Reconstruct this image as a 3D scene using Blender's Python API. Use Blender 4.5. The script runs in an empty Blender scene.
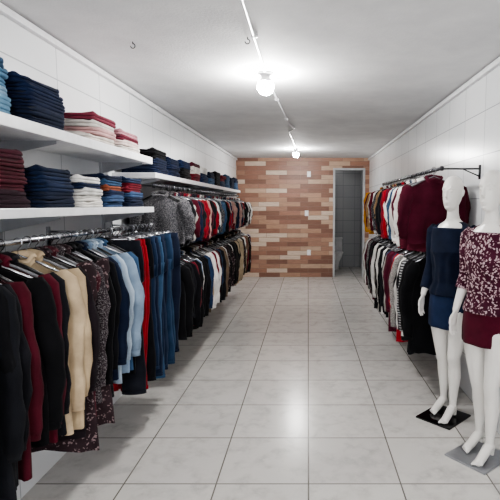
import bpy, math, random
from mathutils import Vector, Matrix
R = random.Random(7)
pi = math.pi
WL, WR, YB, YF, HC = -1.57, 1.34, 10.27, -1.6, 2.62

# ---------------------------------------------------------------- helpers
def lin(h):
    h = h.lstrip('#'); o = []
    for i in (0, 2, 4):
        c = int(h[i:i+2], 16)/255
        o.append(c/12.92 if c <= .04045 else ((c+.055)/1.055)**2.4)
    return (*o, 1)
class NT:
    def __init__(s, name):
        s.m = bpy.data.materials.new(name); s.m.use_nodes = True
        s.t = s.m.node_tree; s.b = s.t.nodes['Principled BSDF']
    def n(s, typ, **kw):
        nd = s.t.nodes.new(typ)
        for k, v in kw.items(): setattr(nd, k, v)
        return nd
    def l(s, a, b): s.t.links.new(a, b)
    def coord(s, sx=1, sy=1, sz=1):
        tc = s.n('ShaderNodeTexCoord'); mp = s.n('ShaderNodeMapping')
        mp.inputs['Scale'].default_value = (sx, sy, sz)
        s.l(tc.outputs['Object'], mp.inputs['Vector']); return mp.outputs[0]
    def ramp(s, fac, stops, interp='LINEAR'):
        r = s.n('ShaderNodeValToRGB'); cr = r.color_ramp; cr.interpolation = interp
        while len(cr.elements) < len(stops): cr.elements.new(.5)
        for e, (p, c) in zip(cr.elements, stops):
            e.position = p; e.color = c
        s.l(fac, r.inputs[0]); return r.outputs[0]
    def noise(s, vec, scale, detail=3, rough=.5):
        n = s.n('ShaderNodeTexNoise'); n.inputs['Scale'].default_value = scale
        n.inputs['Detail'].default_value = detail; n.inputs['Roughness'].default_value = rough
        s.l(vec, n.inputs['Vector']); return n.outputs['Fac']
    def mix(s, fac, a, b, mode='MIX'):
        m = s.n('ShaderNodeMix', data_type='RGBA', blend_type=mode)
        for sock, v in ((m.inputs[0], fac), (m.inputs[6], a), (m.inputs[7], b)):
            if hasattr(v, 'links'): s.l(v, sock)
            else: sock.default_value = v
        return m.outputs[2]
    def bump(s, h, strength=.2, dist=.01):
        b = s.n('ShaderNodeBump'); b.inputs['Strength'].default_value = strength
        b.inputs['Distance'].default_value = dist
        s.l(h, b.inputs['Height']); s.l(b.outputs[0], s.b.inputs['Normal'])
    def set(s, **kw):
        for k, v in kw.items():
            s.b.inputs[k.replace('_', ' ')].default_value = v
def simple(name, hexc, rough=.5, metal=0, nscale=20, var=.06):
    t = NT(name); c = lin(hexc)
    f = t.noise(t.coord(), nscale)
    a = tuple(x*(1-var) for x in c[:3])+(1,); b = tuple(min(1, x*(1+var)) for x in c[:3])+(1,)
    t.l(t.ramp(f, [(.3, a), (.7, b)]), t.b.inputs['Base Color'])
    t.set(Roughness=rough, Metallic=metal); return t.m
FAB = {}
def fabric(hexc, kind='plain'):
    key = (hexc, kind)
    if key in FAB: return FAB[key]
    t = NT('fabric_'+kind+'_'+hexc.strip('#')); c = lin(hexc); co = t.coord()
    dk = tuple(x*.62 for x in c[:3])+(1,); lt = tuple(min(1, x*1.1+.001) for x in c[:3])+(1,)
    f = t.noise(co, 9, 4)
    col = t.ramp(f, [(.3, dk), (.7, lt)])
    fine = t.noise(co, 350, 2)
    if kind == 'denim':
        g = t.noise(t.coord(1, 1, .35), 6, 2)
        fade = t.ramp(g, [(.5, (0, 0, 0, 1)), (.75, (1, 1, 1, 1))])
        col = t.mix(fade, col, tuple(min(1, x*1.6+.012) for x in c[:3])+(1,))
        col = t.mix(.25, col, t.ramp(fine, [(.4, dk), (.6, lt)]))
    elif kind == 'tweed':
        g = t.noise(co, 170, 3, .7)
        col = t.ramp(g, [(.36, lin('1c1c20')), (.52, c), (.68, lin('9a9898'))])
    elif kind in ('floral', 'leaf'):
        v = t.n('ShaderNodeTexVoronoi'); v.inputs['Scale'].default_value = 50 if kind == 'leaf' else 48
        dis = t.n('ShaderNodeVectorMath', operation='ADD')
        nn = t.n('ShaderNodeTexNoise'); nn.inputs['Scale'].default_value = 30
        t.l(co, nn.inputs['Vector']); sc = t.n('ShaderNodeVectorMath', operation='SCALE'); sc.inputs['Scale'].default_value = .06
        t.l(nn.outputs['Color'], sc.inputs[0]); t.l(co, dis.inputs[0]); t.l(sc.outputs[0], dis.inputs[1])
        t.l(dis.outputs[0], v.inputs['Vector'])
        th = .36 if kind == 'leaf' else .26
        g = t.ramp(v.outputs['Distance'], [(.0, (1, 1, 1, 1)), (th, (1, 1, 1, 1)), (th+.06, (0, 0, 0, 1))])
        col = t.mix(g, col, lin('b09a9e' if kind == 'leaf' else '7d6b6c'))
    elif kind == 'stripe':
        w = t.n('ShaderNodeTexWave', bands_direction='Z'); w.inputs['Scale'].default_value = 14
        t.l(co, w.inputs['Vector'])
        g = t.ramp(w.outputs['Fac'], [(.45, (0, 0, 0, 1)), (.5, (1, 1, 1, 1))])
        col = t.mix(g, col, lin('9c9c9c'))
    t.l(col, t.b.inputs['Base Color'])
    t.set(Roughness=.9); t.b.inputs['Sheen Weight'].default_value = .03
    t.b.inputs['Specular IOR Level'].default_value = .12
    t.bump(fine, .35, .002)
    FAB[key] = t.m; return t.m

class MB:
    def __init__(s): s.v = []; s.f = []; s.mi = []; s.mats = []
    def mat(s, m):
        if m not in s.mats: s.mats.append(m)
        return s.mats.index(m)
    def face(s, idx, mi): s.f.append(idx); s.mi.append(mi)
    def box(s, x0, x1, y0, y1, z0, z1, m):
        k = len(s.v); mi = s.mat(m)
        s.v += [(x, y, z) for x in (x0, x1) for y in (y0, y1) for z in (z0, z1)]
        for q in ((0,1,3,2),(4,6,7,5),(0,4,5,1),(2,3,7,6),(0,2,6,4),(1,5,7,3)):
            s.face([k+i for i in q], mi)
    def loft(s, rings, m, caps=(True, True), strip=False):
        mi = s.mat(m); k = len(s.v); n = len(rings[0])
        for r in rings: s.v += [tuple(p) for p in r]
        for j in range(len(rings)-1):
            a = k+j*n; b = a+n
            for i in range(n):
                i2 = (i+1) % n
                s.face([a+i, a+i2, b+i2, b+i], mi)
        def cap(st, rev):
            if strip:
                for i in range(0, n//2):
                    q = [st+i, st+(n-i) % n, st+(n-i-1) % n, st+i+1]
                    q = list(dict.fromkeys(q))
                    if len(q) > 2: s.face(q[::-1] if rev else q, mi)
            else:
                q = [st+i for i in range(n)]
                s.face(q[::-1] if rev else q, mi)
        if caps[0]: cap(k, True)
        if caps[1]: cap(k+(len(rings)-1)*n, False)
    def tube(s, pts, rad, m, n=8, flat=(1, 1), caps=(True, True)):
        pts = [Vector(p) for p in pts]
        if not hasattr(rad, '__len__'): rad = [rad]*len(pts)
        rings = []; ref = None
        for i, p in enumerate(pts):
            d = (pts[min(i+1, len(pts)-1)]-pts[max(i-1, 0)])
            d = d.normalized() if d.length > 1e-9 else Vector((0, 0, 1))
            if ref is None:
                ref = Vector((1, 0, 0)) if abs(d.x) < .8 else Vector((0, 1, 0))
            u = (ref-d*ref.dot(d)).normalized(); w = d.cross(u); ref = u
            rings.append([p+u*math.cos(2*pi*k/n)*rad[i]*flat[0]+w*math.sin(2*pi*k/n)*rad[i]*flat[1] for k in range(n)])
        s.loft(rings, m, caps)
    def ell(s, rows, m, n=28, power=1.0):
        rings = []
        for cx, cy, z, rx, ry in rows:
            r = []
            for k in range(n):
                a = 2*pi*k/n; c = math.cos(a); q = math.sin(a)
                r.append((cx+rx*math.copysign(abs(c)**power, c), cy+ry*math.copysign(abs(q)**power, q), z))
            rings.append(r)
        s.loft(rings, m)
    def obj(s, name, parent=None, smooth=True, loc=(0, 0, 0), rotz=0, bevel=0):
        me = bpy.data.meshes.new(name); me.from_pydata(s.v, [], s.f)
        for m in s.mats: me.materials.append(m)
        me.polygons.foreach_set('material_index', s.mi)
        me.polygons.foreach_set('use_smooth', [smooth]*len(s.f)); me.update()
        o = bpy.data.objects.new(name, me); bpy.context.scene.collection.objects.link(o)
        o.location = loc; o.rotation_euler = (0, 0, rotz)
        if parent: o.parent = parent
        if bevel:
            b = o.modifiers.new('Bevel', 'BEVEL'); b.width = bevel; b.segments = 2; b.limit_method = 'ANGLE'
        return o
def empty(name, loc=(0, 0, 0), rotz=0):
    e = bpy.data.objects.new(name, None); bpy.context.scene.collection.objects.link(e)
    e.location = loc; e.rotation_euler = (0, 0, rotz); e.empty_display_size = .2; return e

# ---------------------------------------------------------------- room materials
def tile_mat(name, axes, size, off, c1, c2, grout, rough, mortar=.006, bump=.3, vein=None, mottle=0):
    t = NT(name); tc = t.n('ShaderNodeTexCoord'); sp = t.n('ShaderNodeSeparateXYZ')
    t.l(tc.outputs['Object'], sp.inputs[0]); cb = t.n('ShaderNodeCombineXYZ')
    for i, a in enumerate(axes):
        ad = t.n('ShaderNodeMath', operation='ADD'); ad.inputs[1].default_value = off[i]
        t.l(sp.outputs['XYZ'.index(a)], ad.inputs[0]); t.l(ad.outputs[0], cb.inputs[i])
    b = t.n('ShaderNodeTexBrick'); b.offset = 0; b.squash = 1
    b.inputs['Scale'].default_value = 1; b.inputs['Brick Width'].default_value = size[0]
    b.inputs['Row Height'].default_value = size[1]; b.inputs['Mortar Size'].default_value = mortar
    b.inputs['Mortar Smooth'].default_value = .2
    b.inputs['Color1'].default_value = lin(c1); b.inputs['Color2'].default_value = lin(c2)
    b.inputs['Mortar'].default_value = lin(grout)
    t.l(cb.outputs[0], b.inputs['Vector']); col = b.outputs['Color']
    if vein:
        n1 = t.noise(t.coord(), 2.6, 8, .65)
        v = t.ramp(n1, [(.42, (0, 0, 0, 1)), (.5, (.9, .9, .9, 1)), (.58, (0, 0, 0, 1))])
        n2 = t.noise(t.coord(), 7, 6, .6)
        v2 = t.ramp(n2, [(.4, (.0, .0, .0, 1)), (.75, (1, 1, 1, 1))])
        vv = t.mix(v2, (0, 0, 0, 1), v)
        col = t.mix(vv, col, t.mix(.8, col, lin(vein)))
    if mottle:
        g = t.noise(t.coord(), 2.2, 5, .6); k = 1-mottle
        col = t.mix(1, col, t.ramp(g, [(.3, (k, k, k, 1)), (.7, (1, 1, 1, 1))]), 'MULTIPLY')
    t.l(col, t.b.inputs['Base Color']); t.set(Roughness=rough)
    inv = t.n('ShaderNodeMath', operation='SUBTRACT'); inv.inputs[0].default_value = 1
    t.l(b.outputs['Fac'], inv.inputs[1]); t.bump(inv.outputs[0], bump, .003)
    return t.m
T = .532
m_floor = tile_mat('floor_ceramic_tile', 'XY', (T, T), (10*T-.003, 10*T-3.07+T*6), 'd0cdc8', 'c7c4c0', '716c66', .22, .0048, .4, '9c9895', .06)
m_wl = tile_mat('white_wall_panel', 'YZ', (.60, .40), (6, 4.02), 'e2e3e4', 'dcdee0', 'a5a8ac', .35, .004, .4, mottle=.06)
m_wr = tile_mat('white_wall_tile', 'YZ', (.45, .33), (9, 3.3), 'e2e3e4', 'dbdddf', 'a3a6aa', .22, .004, .4, mottle=.06)
t = NT('ceiling_plaster'); co = t.coord(); f = t.noise(co, 2.5, 7, .62); g = t.noise(co, 60, 4, .6)
t.l(t.ramp(f, [(.3, lin('d0d0d1')), (.7, lin('e2e2e2'))]), t.b.inputs['Base Color']); t.set(Roughness=.8); t.bump(g, .3, .008)
m_ceil = t.m
t = NT('brick_cladding'); tc = t.n('ShaderNodeTexCoord'); sp = t.n('ShaderNodeSeparateXYZ'); cb = t.n('ShaderNodeCombineXYZ')
t.l(tc.outputs['Object'], sp.inputs[0]); t.l(sp.outputs[0], cb.inputs[0]); t.l(sp.outputs[2], cb.inputs[1])
def bricks(w, h, off, mort):
    b = t.n('ShaderNodeTexBrick'); b.offset = off; b.offset_frequency = 2
    for k, v in (('Scale', 1), ('Brick Width', w), ('Row Height', h), ('Mortar Size', mort), ('Mortar Smooth', .3)):
        b.inputs[k].default_value = v
    b.inputs['Color1'].default_value = (0, 0, 0, 1); b.inputs['Color2'].default_value = (1, 1, 1, 1)
    b.inputs['Mortar'].default_value = (.1, .1, .1, 1)
    t.l(cb.outputs[0], b.inputs['Vector']); return b
b = bricks(.46, .098, .37, .004)
col = t.ramp(b.outputs['Color'], [(0, lin('805a49')), (.2, lin('a17a66')), (.36, lin('ad8971')), (.5, lin('8f6654')), (.64, lin('bda18a')), (.8, lin('cfbcaa')), (.92, lin('9c715e'))], 'CONSTANT')
gr = t.noise(t.coord(2.5, 1, 22), 3, 5, .6)
col = t.mix(.5, col, t.ramp(gr, [(.3, (.4, .36, .33, 1)), (.7, (1, .97, .95, 1))]), 'MULTIPLY')
col = t.mix(b.outputs['Fac'], col, lin('7d675b'))
t.l(col, t.b.inputs['Base Color']); t.set(Roughness=.45)
inv = t.n('ShaderNodeMath', operation='SUBTRACT'); inv.inputs[0].default_value = 1; t.l(b.outputs['Fac'], inv.inputs[1]); t.bump(inv.outputs[0], .5, .006)
m_brick = t.m
m_white = simple('white_paint', 'dcdcde', .35); m_shelf = simple('white_laminate', 'e8e8ea', .3)
m_alu = simple('brushed_aluminium', 'a9abb0', .35, .8); m_chrome = simple('chrome_metal', 'c8cacf', .18, 1)
m_dark = simple('dark_metal', '2b2b2f', .4, .6); m_black = simple('black_plastic', '141416', .35)
m_por = simple('porcelain', 'e8e8ea', .12); m_blk_glass = simple('black_glass', '0c0c10', .08)
m_frame = simple('grey_door_frame', 'a8aaad', .4)
m_bath = tile_mat('bathroom_tile', 'XZ', (.3, .3), (3, 3), '9b9d9f', '929497', '707275', .3, .005)
m_bath2 = tile_mat('bathroom_side_tile', 'YZ', (.3, .3), (3, 3), '9b9d9f', '929497', '707275', .3, .005)

# ---------------------------------------------------------------- room shell
def one(name, bx, m, **k):
    q = MB()
    for c in bx: q.box(*c, m)
    return q.obj(name, smooth=False, **k)
YE = 12.0
one('floor', [(WL-.1, WR+.1, YF, YE+.1, -.1, 0)], m_floor)
one('ceiling', [(WL-.1, WR+.1, YF, YE+.1, HC, HC+.1)], m_ceil)
one('wall_left', [(WL-.1, WL, YF, YB+.1, 0, HC)], m_wl)
one('wall_right', [(WR, WR+.1, YF, YB+.1, 0, HC)], m_wr)
DX0, DX1, DZ = .55, 1.25, 2.40
one('wall_back', [(WL, DX0, YB, YB+.1, 0, HC), (DX1, WR, YB, YB+.1, 0, HC), (DX0, DX1, YB, YB+.1, DZ, HC)], m_brick)
one('wall_bathroom_back', [(.1, WR+.1, YE, YE+.1, 0, HC)], m_bath)
one('wall_bathroom_left', [(.1, .2, YB+.1, YE, 0, HC)], m_bath2)
one('wall_bathroom_right', [(WR, WR+.1, YB+.1, YE, 0, HC)], m_bath2)
q = MB(); fw = .045
q.box(DX0, DX0+fw, YB-.015, YB+.1, 0, DZ, m_frame); q.box(DX1-fw, DX1, YB-.015, YB+.1, 0, DZ, m_frame); q.box(DX0+fw, DX1-fw, YB-.015, YB+.1, DZ-fw, DZ, m_frame)
q.obj('door_1', smooth=False, bevel=.004)
one('trim_1', [(WL, WL+.035, YF, YB, HC-.05, HC-.012)], m_white, bevel=.004)
one('trim_2', [(WR-.035, WR, YF, YB, HC-.05, HC-.012)], m_white, bevel=.004)
for nm, x, z in (('light_switch', .02, 2.27), ('wall_socket', -.03, 1.42), ('wall_socket', .02, .55)):
    q = MB(); q.box(-.04, .04, -.012, 0, -.06, .06, m_white); q.box(-.014, .014, -.018, -.012, -.025, .025, m_por)
    q.obj(nm, smooth=False, loc=(x, YB, z), bevel=.003)
q = MB()
q.ell([(0,0,0,.1,.17),(0,0,.08,.09,.16),(0,-.02,.2,.11,.19),(0,-.05,.33,.17,.24),(0,-.05,.38,.185,.25),(0,-.05,.41,.19,.255)], m_por)
q.ell([(0,-.05,.41,.195,.26),(0,-.05,.44,.195,.26),(0,-.05,.45,.17,.235)], m_white)
q.ell([(0,.27,.36,.19,.085),(0,.27,.4,.2,.09),(0,.27,.74,.2,.09),(0,.27,.75,.21,.1),(0,.27,.78,.2,.095)], m_por, power=.4)
q.obj('toilet', loc=(.68, 11.55, 0))

# ---------------------------------------------------------------- lamps (short-necked bulbs close under the ceiling)
def bulb_mat(name, s):
    t = NT(name); t.set(Roughness=.3); t.b.inputs['Base Color'].default_value = (1, 1, 1, 1)
    t.b.inputs['Emission Color'].default_value = (1, .985, .96, 1); t.b.inputs['Emission Strength'].default_value = s
    return t.m
m_bulb = bulb_mat('lit_bulb', 430); m_fill_bulb = bulb_mat('fill_bulb_dim', 30)
def lamp(name, x, y, r=.05, m=m_bulb, drop=.105):
    zc = HC-drop
    e = empty(name, (x, y, zc)); q = MB(); rows = []
    for k in range(1, 9):
        a = pi*k/12; rows.append((0, 0, -math.cos(a)*r*1.0, math.sin(a)*r, math.sin(a)*r))
    q.ell(rows, m, n=20); q.obj('bulb', e)
    q = MB(); zt = r*.5
    q.ell([(0,0,zt,r*.86,r*.86),(0,0,zt+.003,r*.88,r*.88),(0,0,zt+.015,r*.75,r*.75),(0,0,zt+.03,.032,.032),(0,0,drop-.014,.034,.034),(0,0,drop-.012,.055,.055),(0,0,drop,.06,.06)], m_white, n=20); q.obj('socket', e)
lamp('bathroom_fill_lamp', -.33, 3.72, .065); lamp('bathroom_fill_lamp', -.22, 8.6, .056); lamp('bathroom_fill_lamp', -.31, -.4, .06)  # last one is an unseen extra lamp, added behind the camera for light
lamp('bathroom_fill_lamp', .8, 11.1, .045, m_fill_bulb)  # unseen dim lamp, added to brighten the bathroom beyond the doorway
q = MB(); zc = HC-.009
q.tube([(-.31, YF+.1, zc), (-.33, 3.64, zc)], .009, m_white); q.tube([(-.33, 3.8, zc), (-.24, 6.0, zc), (-.18, 6.3, zc), (-.26, 6.6, zc), (-.22, 8.54, zc)], .009, m_white)
for y in (1.5, 2.2, 2.9): q.box(-.34, -.30, y-.008, y+.008, HC-.02, HC, m_white)
for y, x in ((4.6, -.30), (5.6, -.255), (7.4, -.24)): q.box(x-.02, x+.02, y-.008, y+.008, HC-.02, HC, m_white)
q.obj('ceiling_conduit')
for x, y in ((-1.1, 3.03), (-.37, 2.95)):
    q = MB(); pts = [(0, 0, 0), (0, 0, -.012)]+[(.014*math.sin(a), 0, -.026+.014*math.cos(a)) for a in [k*pi/6 for k in range(0, 10)]]
    q.tube(pts, .003, m_dark, n=6); q.obj('ceiling_hook', loc=(x, y, HC))

# ---------------------------------------------------------------- garments
def hanger(q, w, m, clips=False):
    hook = [(.0, 0, -.055), (0, 0, -.03), (.012, 0, -.018)]+[(.019*math.cos(a), 0, .019*math.sin(a)) for a in [k*pi/6-.5 for k in range(0, 9)]]
    q.tube(hook, .0024, m, n=6)
    if clips:
        q.tube([(-w, 0, -.055), (w, 0, -.055)], .004, m, n=6)
        for s in (-1, 1): q.box(s*w*.8-.01, s*w*.8+.01, -.012, .012, -.085, -.045, m)
    else:
        q.tube([(-w*.93, 0, -.135), (-w*.5, 0, -.092), (0, 0, -.055), (w*.5, 0, -.092), (w*.93, 0, -.135)], .006, m, n=6)
def top_mesh(q, m, L, w, sleeve, seed, flare=.05, th=.028, mc=None, waist=0):
    r = random.Random(seed); N = 28; M = 14; ph = r.uniform(0, 6); k1 = r.uniform(5, 9); amp = r.uniform(.009, .018)
    skew = r.uniform(-.02, .02); rings = []
    for j in range(M+1):
        v = j/M; hw = w*(1+flare*v - waist*math.sin(pi*min(1, v*1.3)))*(.96+.04*min(1, v*6))
        d = .010+(th-.010)*min(1, v*3)**.7; row = []
        for i in range(N):
            a = 2*pi*i/N; c = math.cos(a); s = math.sin(a)
            x = hw*math.copysign(abs(c)**.8, c); u = x/hw
            y = d*math.copysign(abs(s)**.7, s)+amp*v**.7*math.sin(k1*u+ph)+amp*.5*v*math.sin(2.3*k1*u+2*ph+3*v)+skew*v
            zs = -.058-.095*abs(u)**1.3
            z = zs*(1-v)-L*v+.008*v*math.sin(4*u+ph)
            row.append((x+.006*v*math.sin(7*v+ph), y, z))
        rings.append(row)
    q.loft(rings, m, strip=True)
    mc = mc or m
    cr = []
    for zz, rx, ry in ((-.075, .075, .03), (-.045, .062, .034), (-.035, .066, .038), (-.05, .078, .04)):
        cr.append([(rx*math.cos(2*pi*k/16), ry*math.sin(2*pi*k/16), zz-.012*abs(math.cos(2*pi*k/16))-(.03 if math.sin(2*pi*k/16) < -.7 else 0)) for k in range(16)])
    q.loft(cr, mc, caps=(False, False))
    if sleeve > 0:
        for s in (-1, 1):
            sl = sleeve*r.uniform(.94, 1.03); pts = []; rad = []; K = 14; yo = r.uniform(-.03, .03); xo = r.uniform(.0, .035); wr = r.uniform(.002, .006)
            for k in range(K+1):
                v = k/K
                pts.append((s*(w*.90+(.03+xo)*math.sin(min(1, v*2)*pi/2)-.015*v*v+.007*math.sin(9*v+ph)), yo*v+.012*math.sin(6*v+ph), -.125-sl*v))
                rr = .060-.02*v+wr*math.sin(v*26+ph)
                if v > .93 and sl > .4: rr = .034
                rad.append(rr)
            rad[0] = .03
            q.tube(pts, rad, m, n=12, flat=(1, .55))
            e = pts[-1]; q.tube([(e[0], e[1], e[2]+.03), (e[0], e[1], e[2]-.004)], rad[-1]+.003, mc, n=12, flat=(1, .55))
def pants_mesh(q, m, L, seed):
    r = random.Random(seed); ph = r.uniform(0, 6); hw = r.uniform(.175, .205)
    q.ell([(0,0,-.06,hw,.016),(0,0,-.095,hw,.018),(0,0,-.1,hw+.006,.02),(0,0,-.2,hw+.018,.026),(0,0,-.32,hw+.015,.026),(0,0,-.36,hw*.8,.02)], m, n=24, power=.8)
    for s in (-1, 1):
        pts = []; rad = []
        for k in range(12):
            v = k/11; pts.append((s*(hw*.54+.01*math.sin(5*v+ph)), .012*math.sin(4*v+ph+s)+s*.004, -.24-(L-.24)*v))
            rad.append((hw*.5)*(1-.16*v)+.003*math.sin(21*v+ph))
        q.tube(pts, rad, m, n=14, flat=(1, .36))
        e = pts[-1]; q.tube([(e[0], e[1], e[2]+.02), (e[0], e[1], e[2]-.003)], rad[-1]+.003, m, n=14, flat=(1, .37))
SEED = [0]
def garment(rack, spec, x, y, z, rot=None):
    SEED[0] += 1; r = random.Random(SEED[0]*31)
    kind, hexc, pat, L = spec
    q = MB(); m = fabric(hexc, pat); hm = m_hang[SEED[0] % 3]
    name = {'p': 'hanging_trousers', 'j': 'hanging_jacket', 's': 'hanging_shirt', 'd': 'hanging_dress', 't': 'hanging_top'}[kind]
    L *= r.uniform(.94, 1.06)
    if kind == 'p': hanger(q, .15, hm, True); pants_mesh(q, m, L, SEED[0])
    else:
        w = r.uniform(.185, .215); hanger(q, w, hm)
        sl = {'j': min(.62, L-.14), 's': min(.60, L-.15), 't': .2, 'd': .18}[kind]
        top_mesh(q, m, L, w, sl, SEED[0], flare={'j': .06, 's': .04, 't': .03, 'd': .2}[kind], th=.034 if kind == 'j' else .024)
    return q.obj(name, rack, loc=(x, y, z), rotz=r.uniform(-.2, .2) if rot is None else rot)
m_hang = [m_chrome, simple('grey_plastic', '6c6c70', .4), m_black]

def rail(name, side, y0, y1, z, x, mounts, m=m_chrome):
    e = empty(name, (0, 0, 0)); q = MB()
    q.tube([(x, y0, z-.0), (x, y1, z)], .0125, m, n=14)
    for yy in (y0, y1): q.ell([(x, yy, z-.018, .012, .008), (x, yy, z, .018, .012), (x, yy, z+.018, .012, .008)], m, n=12)
    wx = WL if side < 0 else WR
    for yy in mounts:
        q.tube([(wx, yy, z), (x, yy, z)], .007, m, n=8)
        q.tube([(wx, yy, z-.06), (x-(x-wx)*.55, yy, z)], .005, m, n=8)
        q.box(min(wx, wx-side*.01), max(wx, wx-side*.01), yy-.015, yy+.015, z-.08, z+.03, m)
    q.obj('rail', e); return e

N_, K_, B_, BE = '172036', '0f0f12', '541524', 'c0ab8e'
# --- near left rack
XL = -1.27; ZN = 1.44
rk = rail('clothing_rack', -1, .95, 3.76, ZN, XL, (1.0, 1.9, 2.8, 3.7))
near = [('j',N_,'plain',.84),('j',K_,'plain',.88),('s','20304a','plain',.84),('j',N_,'plain',.88),('s','2a3f60','denim',.84),('j','1f3048','denim',.9),('j','1c1a22','plain',.86),
 ('j','17181d','plain',.88),('j',K_,'plain',.88),('j','1a1a1f','plain',.88),('j','4a1320','plain',.88),('j',K_,'plain',.84),('j',B_,'plain',.86),
 ('j','1a1a1f','plain',.84),('j',BE,'plain',.88),('j','b5a184','plain',.84),('j','241d22','plain',.88),('d','33262a','floral',.96),('d','4e222b','floral',.92),('j','3a2e33','tweed',.88),('d','3a2c30','floral',1.04),
 ('j',K_,'plain',.88),('j','16161a','plain',.9),('j',N_,'plain',.84),
 ('s','71869e','plain',.8),('s','a9b8c7','denim',.84),('s','8da0b4','plain',.84),('s','34506e','denim',.84),('j',K_,'plain',.86),('p','1c1e26','plain',1.0),('p','8c1520','plain',1.03),('p','8c1822','plain',1.0),('p','141418','plain',1.03),
 ('p','1c2c46','denim',1.03),('p','182238','denim',1.03),('p','34506c','denim',1.04),('p','19253c','denim',1.03),('p','202c42','denim',1.03),('p','161e32','denim',1.03),('p','243a54','denim',1.04),('p','18243a','denim',1.03),('p','293f58','denim',1.03),('p','151d30','denim',1.03)]
y = 1.12
for i, s in enumerate(near):
    be = s[1] in (BE, 'b5a184')
    garment(rk, s, XL+(.035 if s[0] == 'p' else (.025 if be else 0)), y+(.012 if be else 0), ZN, rot=.06 if be else None); y += .061
# --- far left racks
pal_up = [('j','4c1426','plain'),('j','801a24','plain'),('j','dcd9d5','plain'),('j',K_,'plain'),('s','1e3052','plain'),('j','a9a49e','plain'),('j','1a1a1e','plain'),('s','304860','denim'),('j','641824','plain'),('j','1e3640','plain'),('s','a9867e','plain'),('j','2b2b30','tweed'),('j',K_,'plain'),('j',N_,'plain'),('j',N_,'plain')]
rk = rail('clothing_rack', -1, 3.86, 8.5, 1.76, XL, (3.9, 5.2, 6.6, 8.3), m_dark)
garment(rk, ('j','47464a','tweed',.47), XL+.03, 3.93, 1.76, rot=.0)
y = 4.02; i = 0
while y < 8.35:
    if i < 5: s = [('j',K_,'plain'),('j','17171c','plain'),('j','4d4a4a','plain'),('j','14141a','plain'),('j','4c1220','plain')][i]
    else: s = R.choice(pal_up)
    garment(rk, (*s, R.uniform(.46, .52)), XL, y, 1.76); y += .062; i += 1
rk = rail('clothing_rack', -1, 3.86, 8.5, 1.2, XL, (3.9, 5.2, 6.6, 8.3), m_dark)
pal_lo = [('j','e4e1dd','plain'),('j','e9e7e4','plain'),('j',K_,'plain'),('j','b09e84','plain'),('j','18181c','plain'),('j','25211f','plain'),('s','263856','plain'),('j','736150','plain'),('j',K_,'plain'),('j','6c1a28','plain'),('s','6a7e98','plain'),('j','2a2022','floral'),('j','4a1420','plain'),('j',K_,'plain')]
y = 3.95; i = 0
while y < 8.35:
    if i < 5: s = [('j',K_,'plain'),('j','14141a','plain'),('j',K_,'plain'),('j','1b1b20','plain'),('j','101014','plain')][i]
    else: s = R.choice(pal_lo)
    garment(rk, (*s, R.uniform(.66, .78)), XL, y, 1.2); y += .064; i += 1
# --- right racks
XR = 1.03
rk = rail('clothing_rack', 1, 3.62, 6.4, 1.88, XR, (3.66, 4.9, 6.3), m_dark)
pal_ru = [('j','4c1426','plain'),('j','e2e0dc','plain'),('j','e6e4e0','plain'),('j','1b1b20','plain'),('s','243860','plain'),('j','a08460','plain'),('j','80202c','plain'),('j','d0ccc6','plain'),('j','22222a','tweed'),('s','304860','plain'),('j',K_,'plain'),('j','a01c28','plain'),('j','5c1424','plain')]
garment(rk, ('s','4a1224','plain',.56), XR-.03, 3.74, 1.88, rot=0.12)
y = 3.84; i = 0
while y < 6.3:
    if i < 4: s = [('j','501626','plain'),('j',K_,'plain'),('j','dedbd6','plain'),('j','d2cec8','plain')][i]
    elif y > 6.17: s = ('j','c08420','plain')
    else: s = R.choice(pal_ru)
    garment(rk, (*s, R.uniform(.56, .64)), XR, y, 1.88); y += .062; i += 1
rk = rail('clothing_rack', 1, 3.62, 6.4, 1.27, XR, (3.66, 4.9, 6.3), m_dark)
pal_rl = [('j',K_,'plain'),('j','d8d5d1','plain'),('j','15151a','plain'),('j','9c9892','plain'),('j','283a58','plain'),('j','6d6a68','tweed'),('j','1c1c20','plain'),('j','e2e0dd','plain'),('j','4c1426','plain'),('j','901a26','plain'),('j',K_,'plain')]
y = 3.72; i = 0
while y < 6.3:
    if i < 7: s = [('j','0f0f12','plain'),('j',K_,'plain'),('s','1e1e24','stripe'),('j','141418','plain'),('j','cfccc8','plain'),('j',K_,'plain'),('j','8a8782','tweed')][i]
    else: s = R.choice(pal_rl)
    garment(rk, (*s, .92 if i < 2 else R.uniform(.78, .9)), XR, y, 1.27); y += .064; i += 1

# ---------------------------------------------------------------- shelves
def shelf(y0, y1, z, d, brackets, name='wall_shelf', th=.02):
    e = empty(name); q = MB(); q.box(WL, WL+d, y0, y1, z-th-.008, z+.014, m_shelf); q.obj('board', e, smooth=False, bevel=.003)
    q = MB(); zb = z-th-.008
    for yy in brackets:
        q.box(WL, WL+.018, yy-.012, yy+.012, z-.2, zb, m_alu)
        k = len(q.v)
        mi = q.mat(m_alu)
        q.v += [(WL+.018, yy-.003, zb), (WL+d-.03, yy-.003, zb), (WL+d-.03, yy-.003, zb-.016), (WL+.018, yy-.003, zb-.08),
                (WL+.018, yy+.003, zb), (WL+d-.03, yy+.003, zb), (WL+d-.03, yy+.003, zb-.016), (WL+.018, yy+.003, zb-.08)]
        for f in ((0,1,2,3),(7,6,5,4),(0,4,5,1),(1,5,6,2),(2,6,7,3),(3,7,4,0)): q.face([k+a for a in f], mi)
    q.obj('brackets', e, smooth=False)
shelf(.9, 3.70, 1.956, .35, (1.2, 2.35, 3.55), th=.03); shelf(.9, 3.70, 1.572, .35, (1.2, 2.35, 3.55))
shelf(3.76, 8.45, 1.845, .35, (3.95, 5.4, 6.9, 8.3))

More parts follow.
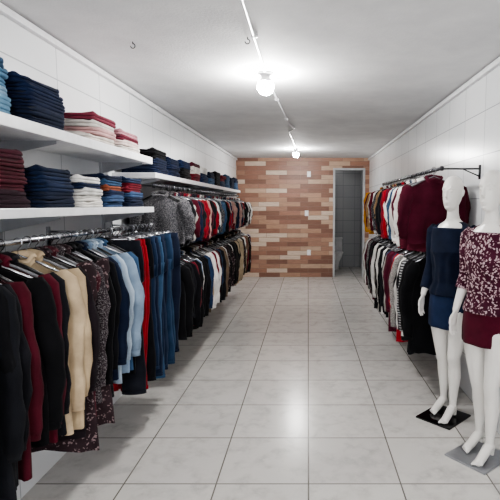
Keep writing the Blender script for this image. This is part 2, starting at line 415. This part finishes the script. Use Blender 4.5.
def stack(y0, y1, z, h, cols, pat='plain', x0=WL+.04, x1=WL+.35, name='folded_clothes_stack'):
    q = MB(); n = max(3, round(h/.036)); lh = h/n; z0 = z+.0145
    cy = (y0+y1)/2; hy = (y1-y0)/2; cx = (x0+x1)/2; hx = (x1-x0)/2
    for i in range(n):
        c = cols[min(len(cols)-1, int(i*len(cols)/n))]
        if isinstance(c, tuple): m = fabric(c[0], c[1])
        else: m = fabric(c, pat)
        jx = R.uniform(-.012, .004); jy = R.uniform(-.014, .014); sx = R.uniform(.93, 1); sy = R.uniform(.93, 1.02)
        for half in (0, 1):
            zb = z0+i*lh+half*lh*.5; hh = lh*.5; rings = []
            for fz, sc in ((0, .95), (.12, .985), (.35, 1), (.65, 1), (.88, .985), (1, .95)):
                row = []
                for k in range(40):
                    a = 2*pi*k/40; cc = math.cos(a); ss = math.sin(a)
                    px = math.copysign(abs(cc)**.3, cc)*hx*sx*sc; py = math.copysign(abs(ss)**.3, ss)*hy*sy*sc
                    sag = .007*math.sin(3*a+i)+.005*math.sin(7*a+i*2)
                    row.append((cx+jx+px, cy+jy+py, zb+fz*hh+(sag*fz if half else sag*fz*.3)*(i > 0 or half)))
                rings.append(row)
            q.loft(rings, m)
    q.obj(name)
stack(1.20, 1.52, 1.956, .2, [N_, '32506e'])
stack(1.62, 2.02, 1.956, .22, [('648aa3','denim'), ('7895ac','denim'), ('547a96','denim'), '2c4a66'])
stack(2.09, 2.44, 1.956, .20, [N_, '16203a', '182542'])
stack(2.70, 3.08, 1.956, .16, ['dcd4cc', 'c8a09e', 'd8d2cc', '7c3444'])
stack(3.12, 3.52, 1.956, .13, ['d8d2cc', 'd8c6c1', '642434', 'c08e96'])
stack(1.15, 1.55, 1.572, .22, [B_])
stack(1.62, 2.10, 1.572, .24, ['2b1420', '4a1422', '4a1422', '3e1020'])
stack(2.17, 2.50, 1.572, .19, [N_, '182642', '142038'])
stack(2.55, 2.83, 1.572, .17, ['e0dcd6', 'd8d6d2', '1a2642', 'e2e0dd'])
stack(2.88, 3.16, 1.572, .20, [('3a5070','denim'), '1a2642', ('7c4330','plain'), ('304a66','denim'), N_])
stack(3.22, 3.52, 1.572, .2, [N_, ('3a5070','denim'), '6c1a28', '222f48'])
ys = 3.80
cs = [[N_, K_], ['16203a', N_], [K_, '1c2a48'], ['641824', 'd8d2cc', '4a1424'], ['1c2a48', 'd6d3cf'], [('38526f','denim'), N_], [K_], ['26354e', '701a26'], [('304a66','denim')], [N_], [('38526f','denim'), '16203a']]
for i in range(11):
    stack(ys, ys+.36, 1.845, R.uniform(.15, .2), cs[i]); ys += .415

# ---------------------------------------------------------------- mannequins
t = NT('mannequin_gloss_white'); f = t.noise(t.coord(), 4, 2)
t.l(t.ramp(f, [(.3, lin('d8d5cf')), (.7, lin('e1ded9'))]), t.b.inputs['Base Color']); t.set(Roughness=.3); m_man = t.m
TORSO = [(0,.01,.78,.07,.05),(0,.01,.81,.135,.09),(0,.012,.88,.165,.108),(0,.008,.95,.158,.10),(0,0,1.02,.13,.088),(0,-.004,1.07,.118,.082),(0,-.006,1.13,.124,.088),(0,-.018,1.20,.136,.106),(0,-.022,1.25,.142,.115),(0,-.012,1.31,.148,.098),(0,0,1.37,.155,.08),(0,.008,1.42,.152,.066),(0,.012,1.45,.115,.055),(0,.014,1.47,.07,.05),(0,.012,1.49,.05,.048),(0,.006,1.53,.043,.045),(0,0,1.60,.044,.047)]
HEAD = [(0,-.03,1.545,.018,.02),(0,-.032,1.555,.036,.04),(0,-.024,1.58,.05,.064),(0,-.014,1.62,.063,.082),(0,-.006,1.66,.07,.09),(0,0,1.70,.073,.094),(0,.002,1.735,.07,.09),(0,.004,1.765,.059,.077),(0,.004,1.785,.042,.055),(0,.004,1.797,.02,.028),(0,.004,1.80,.006,.008)]
def armpts(s): return [(s*.14,.01,1.41),(s*.165,.01,1.39),(s*.178,.018,1.30),(s*.187,.03,1.20),(s*.194,.035,1.13),(s*.202,.005,1.04),(s*.207,-.035,.95),(s*.208,-.06,.90)]
ARMR = [.04,.046,.042,.037,.034,.034,.027,.021]
def mannequin(loc, rotz, cloth, skirt, pat, plate_m, hem, sleeve_n, step=.05):
    e = empty('mannequin', loc, rotz); H = .012
    def up(v): return [(a, b, c+H) for a, b, c in v]
    q = MB(); m = m_man
    q.ell([(a, b, z+H, c, d) for a, b, z, c, d in TORSO], m); q.ell([(a, b, z+H, c, d) for a, b, z, c, d in HEAD], m)
    q.tube(up([(0,-.088,1.70),(0,-.1,1.675),(0,-.113,1.648),(0,-.098,1.634)]), [.008,.009,.012,.007], m)
    q.tube(up([(-.02,-.094,1.605),(0,-.1,1.607),(.02,-.094,1.605)]), [.004,.008,.004], m)
    q.tube(up([(-.014,-.092,1.595),(0,-.095,1.593),(.014,-.092,1.595)]), [.005,.008,.005], m)
    q.tube(up([(0,-.07,1.575),(0,-.085,1.57),(0,-.07,1.565)]), [.02,.018,.02], m)
    for s in (-1, 1):
        q.tube(up([(s*.012,-.09,1.70),(s*.032,-.088,1.712),(s*.055,-.066,1.70)]), [.006,.009,.005], m)
        q.tube(up([(s*.018,-.083,1.684),(s*.031,-.085,1.685),(s*.045,-.074,1.683)]), [.006,.009,.005], m)
        q.tube(up([(s*.07,.008,1.70),(s*.077,.014,1.685),(s*.075,.01,1.66),(s*.069,.004,1.645)]), [.012,.014,.011,.006], m)
        q.ell([(s*.062,-.09,1.225+H,.03,.025),(s*.062,-.098,1.25+H,.038,.032),(s*.062,-.085,1.285+H,.028,.02)], m, n=16)
        dy = -step*s
        leg = [(s*.082,.01,.88),(s*.088,.0+dy*.2,.78),(s*.088,-.005+dy*.4,.66),(s*.08,-.01+dy*.6,.54),(s*.074,-.012+dy*.75,.47),(s*.072,.008+dy*.8,.40),(s*.072,.02+dy*.9,.33),(s*.07,.02+dy*.95,.22),(s*.07,.018+dy,.12),(s*.07,.018+dy,.08)]
        q.tube(up(leg), [.082,.088,.075,.058,.05,.047,.051,.038,.027,.028], m, n=18)
        q.tube(up([(s*.07,.045+dy,.055),(s*.07,.035+dy,.075),(s*.07,-.01+dy,.075),(s*.073,-.07+dy,.04),(s*.076,-.115+dy,.022),(s*.076,-.14+dy,.017)]), [.018,.03,.033,.031,.03,.02], m, n=14, flat=(1, .85))
        q.tube(up([(s*.07,.05+dy,.06),(s*.07,.05+dy,.04),(s*.07,.05+dy,.012)]), [.02,.016,.014], m, n=10)
        for k in range(5):
            tx = s*(.076+(k-2)*.0125)
            q.tube(up([(tx,-.12+dy,.02),(tx,-.15+dy+.006*abs(k-.8)*1.2,.014),(tx,-.162+dy+.009*k,.011)]), [.009,.0095,.007], m, n=8)
        ap = armpts(s); q.tube(up(ap), ARMR, m, n=14)
        w = Vector(ap[-1]); d = Vector((s*.02, -.25, -.97)).normalized()
        side = Vector((0, -1, .25)).normalized(); nrm = Vector((s, 0, 0))
        q.tube([w+Vector((0, 0, H))-d*.01, w+d*.03+Vector((0, 0, H)), w+d*.065+Vector((0, 0, H)), w+d*.09+Vector((0, 0, H))], [.02,.031,.036,.034], m, n=12, flat=(.45, 1))
        for k, fl in enumerate((.07, .08, .076, .06)):
            b0 = w+d*.08+side*(.024-.0165*k)+Vector((0, 0, H)); cu = -nrm*.012
            dd = (d+side*(.12-.09*k)).normalized()
            q.tube([b0, b0+dd*fl*.45+cu*.2, b0+dd*fl*.75+cu*.8, b0+dd*fl+cu*1.8], [.0088,.0082,.0075,.006], m, n=8)
        tb = w+d*.03+side*.024+Vector((0, 0, H))
        q.tube([tb, tb+side*.022+d*.022-nrm*.006, tb+side*.03+d*.048-nrm*.012, tb+side*.03+d*.065-nrm*.015], [.012,.0105,.0095,.007], m, n=8)
    o = q.obj('body', e); rm = o.modifiers.new('Remesh', 'REMESH'); rm.mode = 'VOXEL'; rm.voxel_size = .0042; rm.use_smooth_shade = True
    sm = o.modifiers.new('Smooth', 'SMOOTH'); sm.iterations = 3; sm.factor = .5
    q = MB(); mc = fabric(cloth, pat); g = .013
    rows = [(a, b, z+H, c+g, d+g) for a, b, z, c, d in TORSO if .9 < z < 1.46]
    z0 = rows[0][2]
    rows = [(0,.008,z0-.03,.180,.126)]+[(0,.008,z0,.178,.124)]+rows[1:2]+[(a, b, z, max(c, .145), max(d, .108)) for a, b, z, c, d in rows[2:]]
    rows[-1] = (0,.012,1.452+H,.118,.062); rows.append((0,.012,1.466+H,.085,.056))
    rings = []
    for j, (cx, cy, z, rx, ry) in enumerate(rows):
        r = []
        for k in range(64):
            a = 2*pi*k/64; wv = .004*math.sin(9*a+z*5)+.003*math.sin(14*a-z*11) if z < 1.25 else 0
            dip = -.03 if (z > 1.46 and math.sin(a) < -.6) else 0
            r.append((cx+(rx+wv)*math.cos(a), cy+(ry+wv)*math.sin(a), z+dip))
        rings.append(r)
    q.loft(rings, mc)
    for s in (-1, 1):
        q.ell([(s*.062,-.098,1.215+H,.034,.03),(s*.062,-.105,1.25+H,.042,.034),(s*.062,-.092,1.29+H,.03,.022)], mc, n=16)
        ap = up(armpts(s))[:sleeve_n]; rr = [x+.013 for x in ARMR[:sleeve_n]]; rr[-1] += .004
        q.tube(ap, rr, mc, n=16)
    o = q.obj('blouse', e); rm = o.modifiers.new('Remesh', 'REMESH'); rm.mode = 'VOXEL'; rm.voxel_size = .006; rm.use_smooth_shade = True
    sm = o.modifiers.new('Smooth', 'SMOOTH'); sm.iterations = 4; sm.factor = .5
    q = MB(); ms = fabric(skirt[0], skirt[1]); rings = []
    prof = [(1.03,.138,.095),(.97,.158,.108),(.93,.165,.113),(.88,.174,.12),(.8,.18,.125),(hem+.02,.178,.128),(hem,.176,.127),(hem,.165,.117),(hem+.05,.16,.11)]
    for z, rx, ry in prof:
        r = []
        for k in range(72):
            a = 2*pi*k/72; wv = .004*math.sin(8*a)*(1-min(1, max(0, (z-hem)/.3)))
            r.append(((rx+wv)*math.cos(a), .008+(ry+wv)*math.sin(a), z+H))
        rings.append(r)
    q.loft(rings, ms); q.obj('skirt', e)
    q = MB(); q.box(-.15, .15, -.22, .12, 0, .012, plate_m)
    q.tube([(.03,.07,.01),(.03,.07,.3),(.065,.045,.34)], .006, m_chrome); q.obj('stand', e, smooth=False, bevel=.003)
    e.scale = (.94, .94, 1)
    return e
mannequin((1.06, 3.42, 0), math.radians(-46), '131b2e', ('1b2844', 'plain'), 'plain', m_blk_glass, .68, 7)
mannequin((1.125, 2.86, 0), math.radians(-52), '43172a', ('4a1022', 'plain'), 'leaf', m_alu, .72, 6)

# ---------------------------------------------------------------- camera / world
w = bpy.data.worlds.new('World'); bpy.context.scene.world = w; w.use_nodes = True
w.node_tree.nodes['Background'].inputs[0].default_value = (.98, .98, 1, 1); w.node_tree.nodes['Background'].inputs[1].default_value = 2.4
vs = bpy.context.scene.view_settings
vs.view_transform = 'AgX'
try: vs.look = 'AgX - Medium High Contrast'
except Exception: pass
vs.exposure = .6
cam = bpy.data.cameras.new('Camera'); co = bpy.data.objects.new('Camera', cam); bpy.context.scene.collection.objects.link(co)
cam.sensor_width = 36; cam.lens = 36*465/500; cam.shift_x = -58/500; cam.clip_start = .05
co.location = (0, 0, 1.6); co.rotation_euler = (math.radians(90-5.53), 0, 0)
bpy.context.scene.camera = co
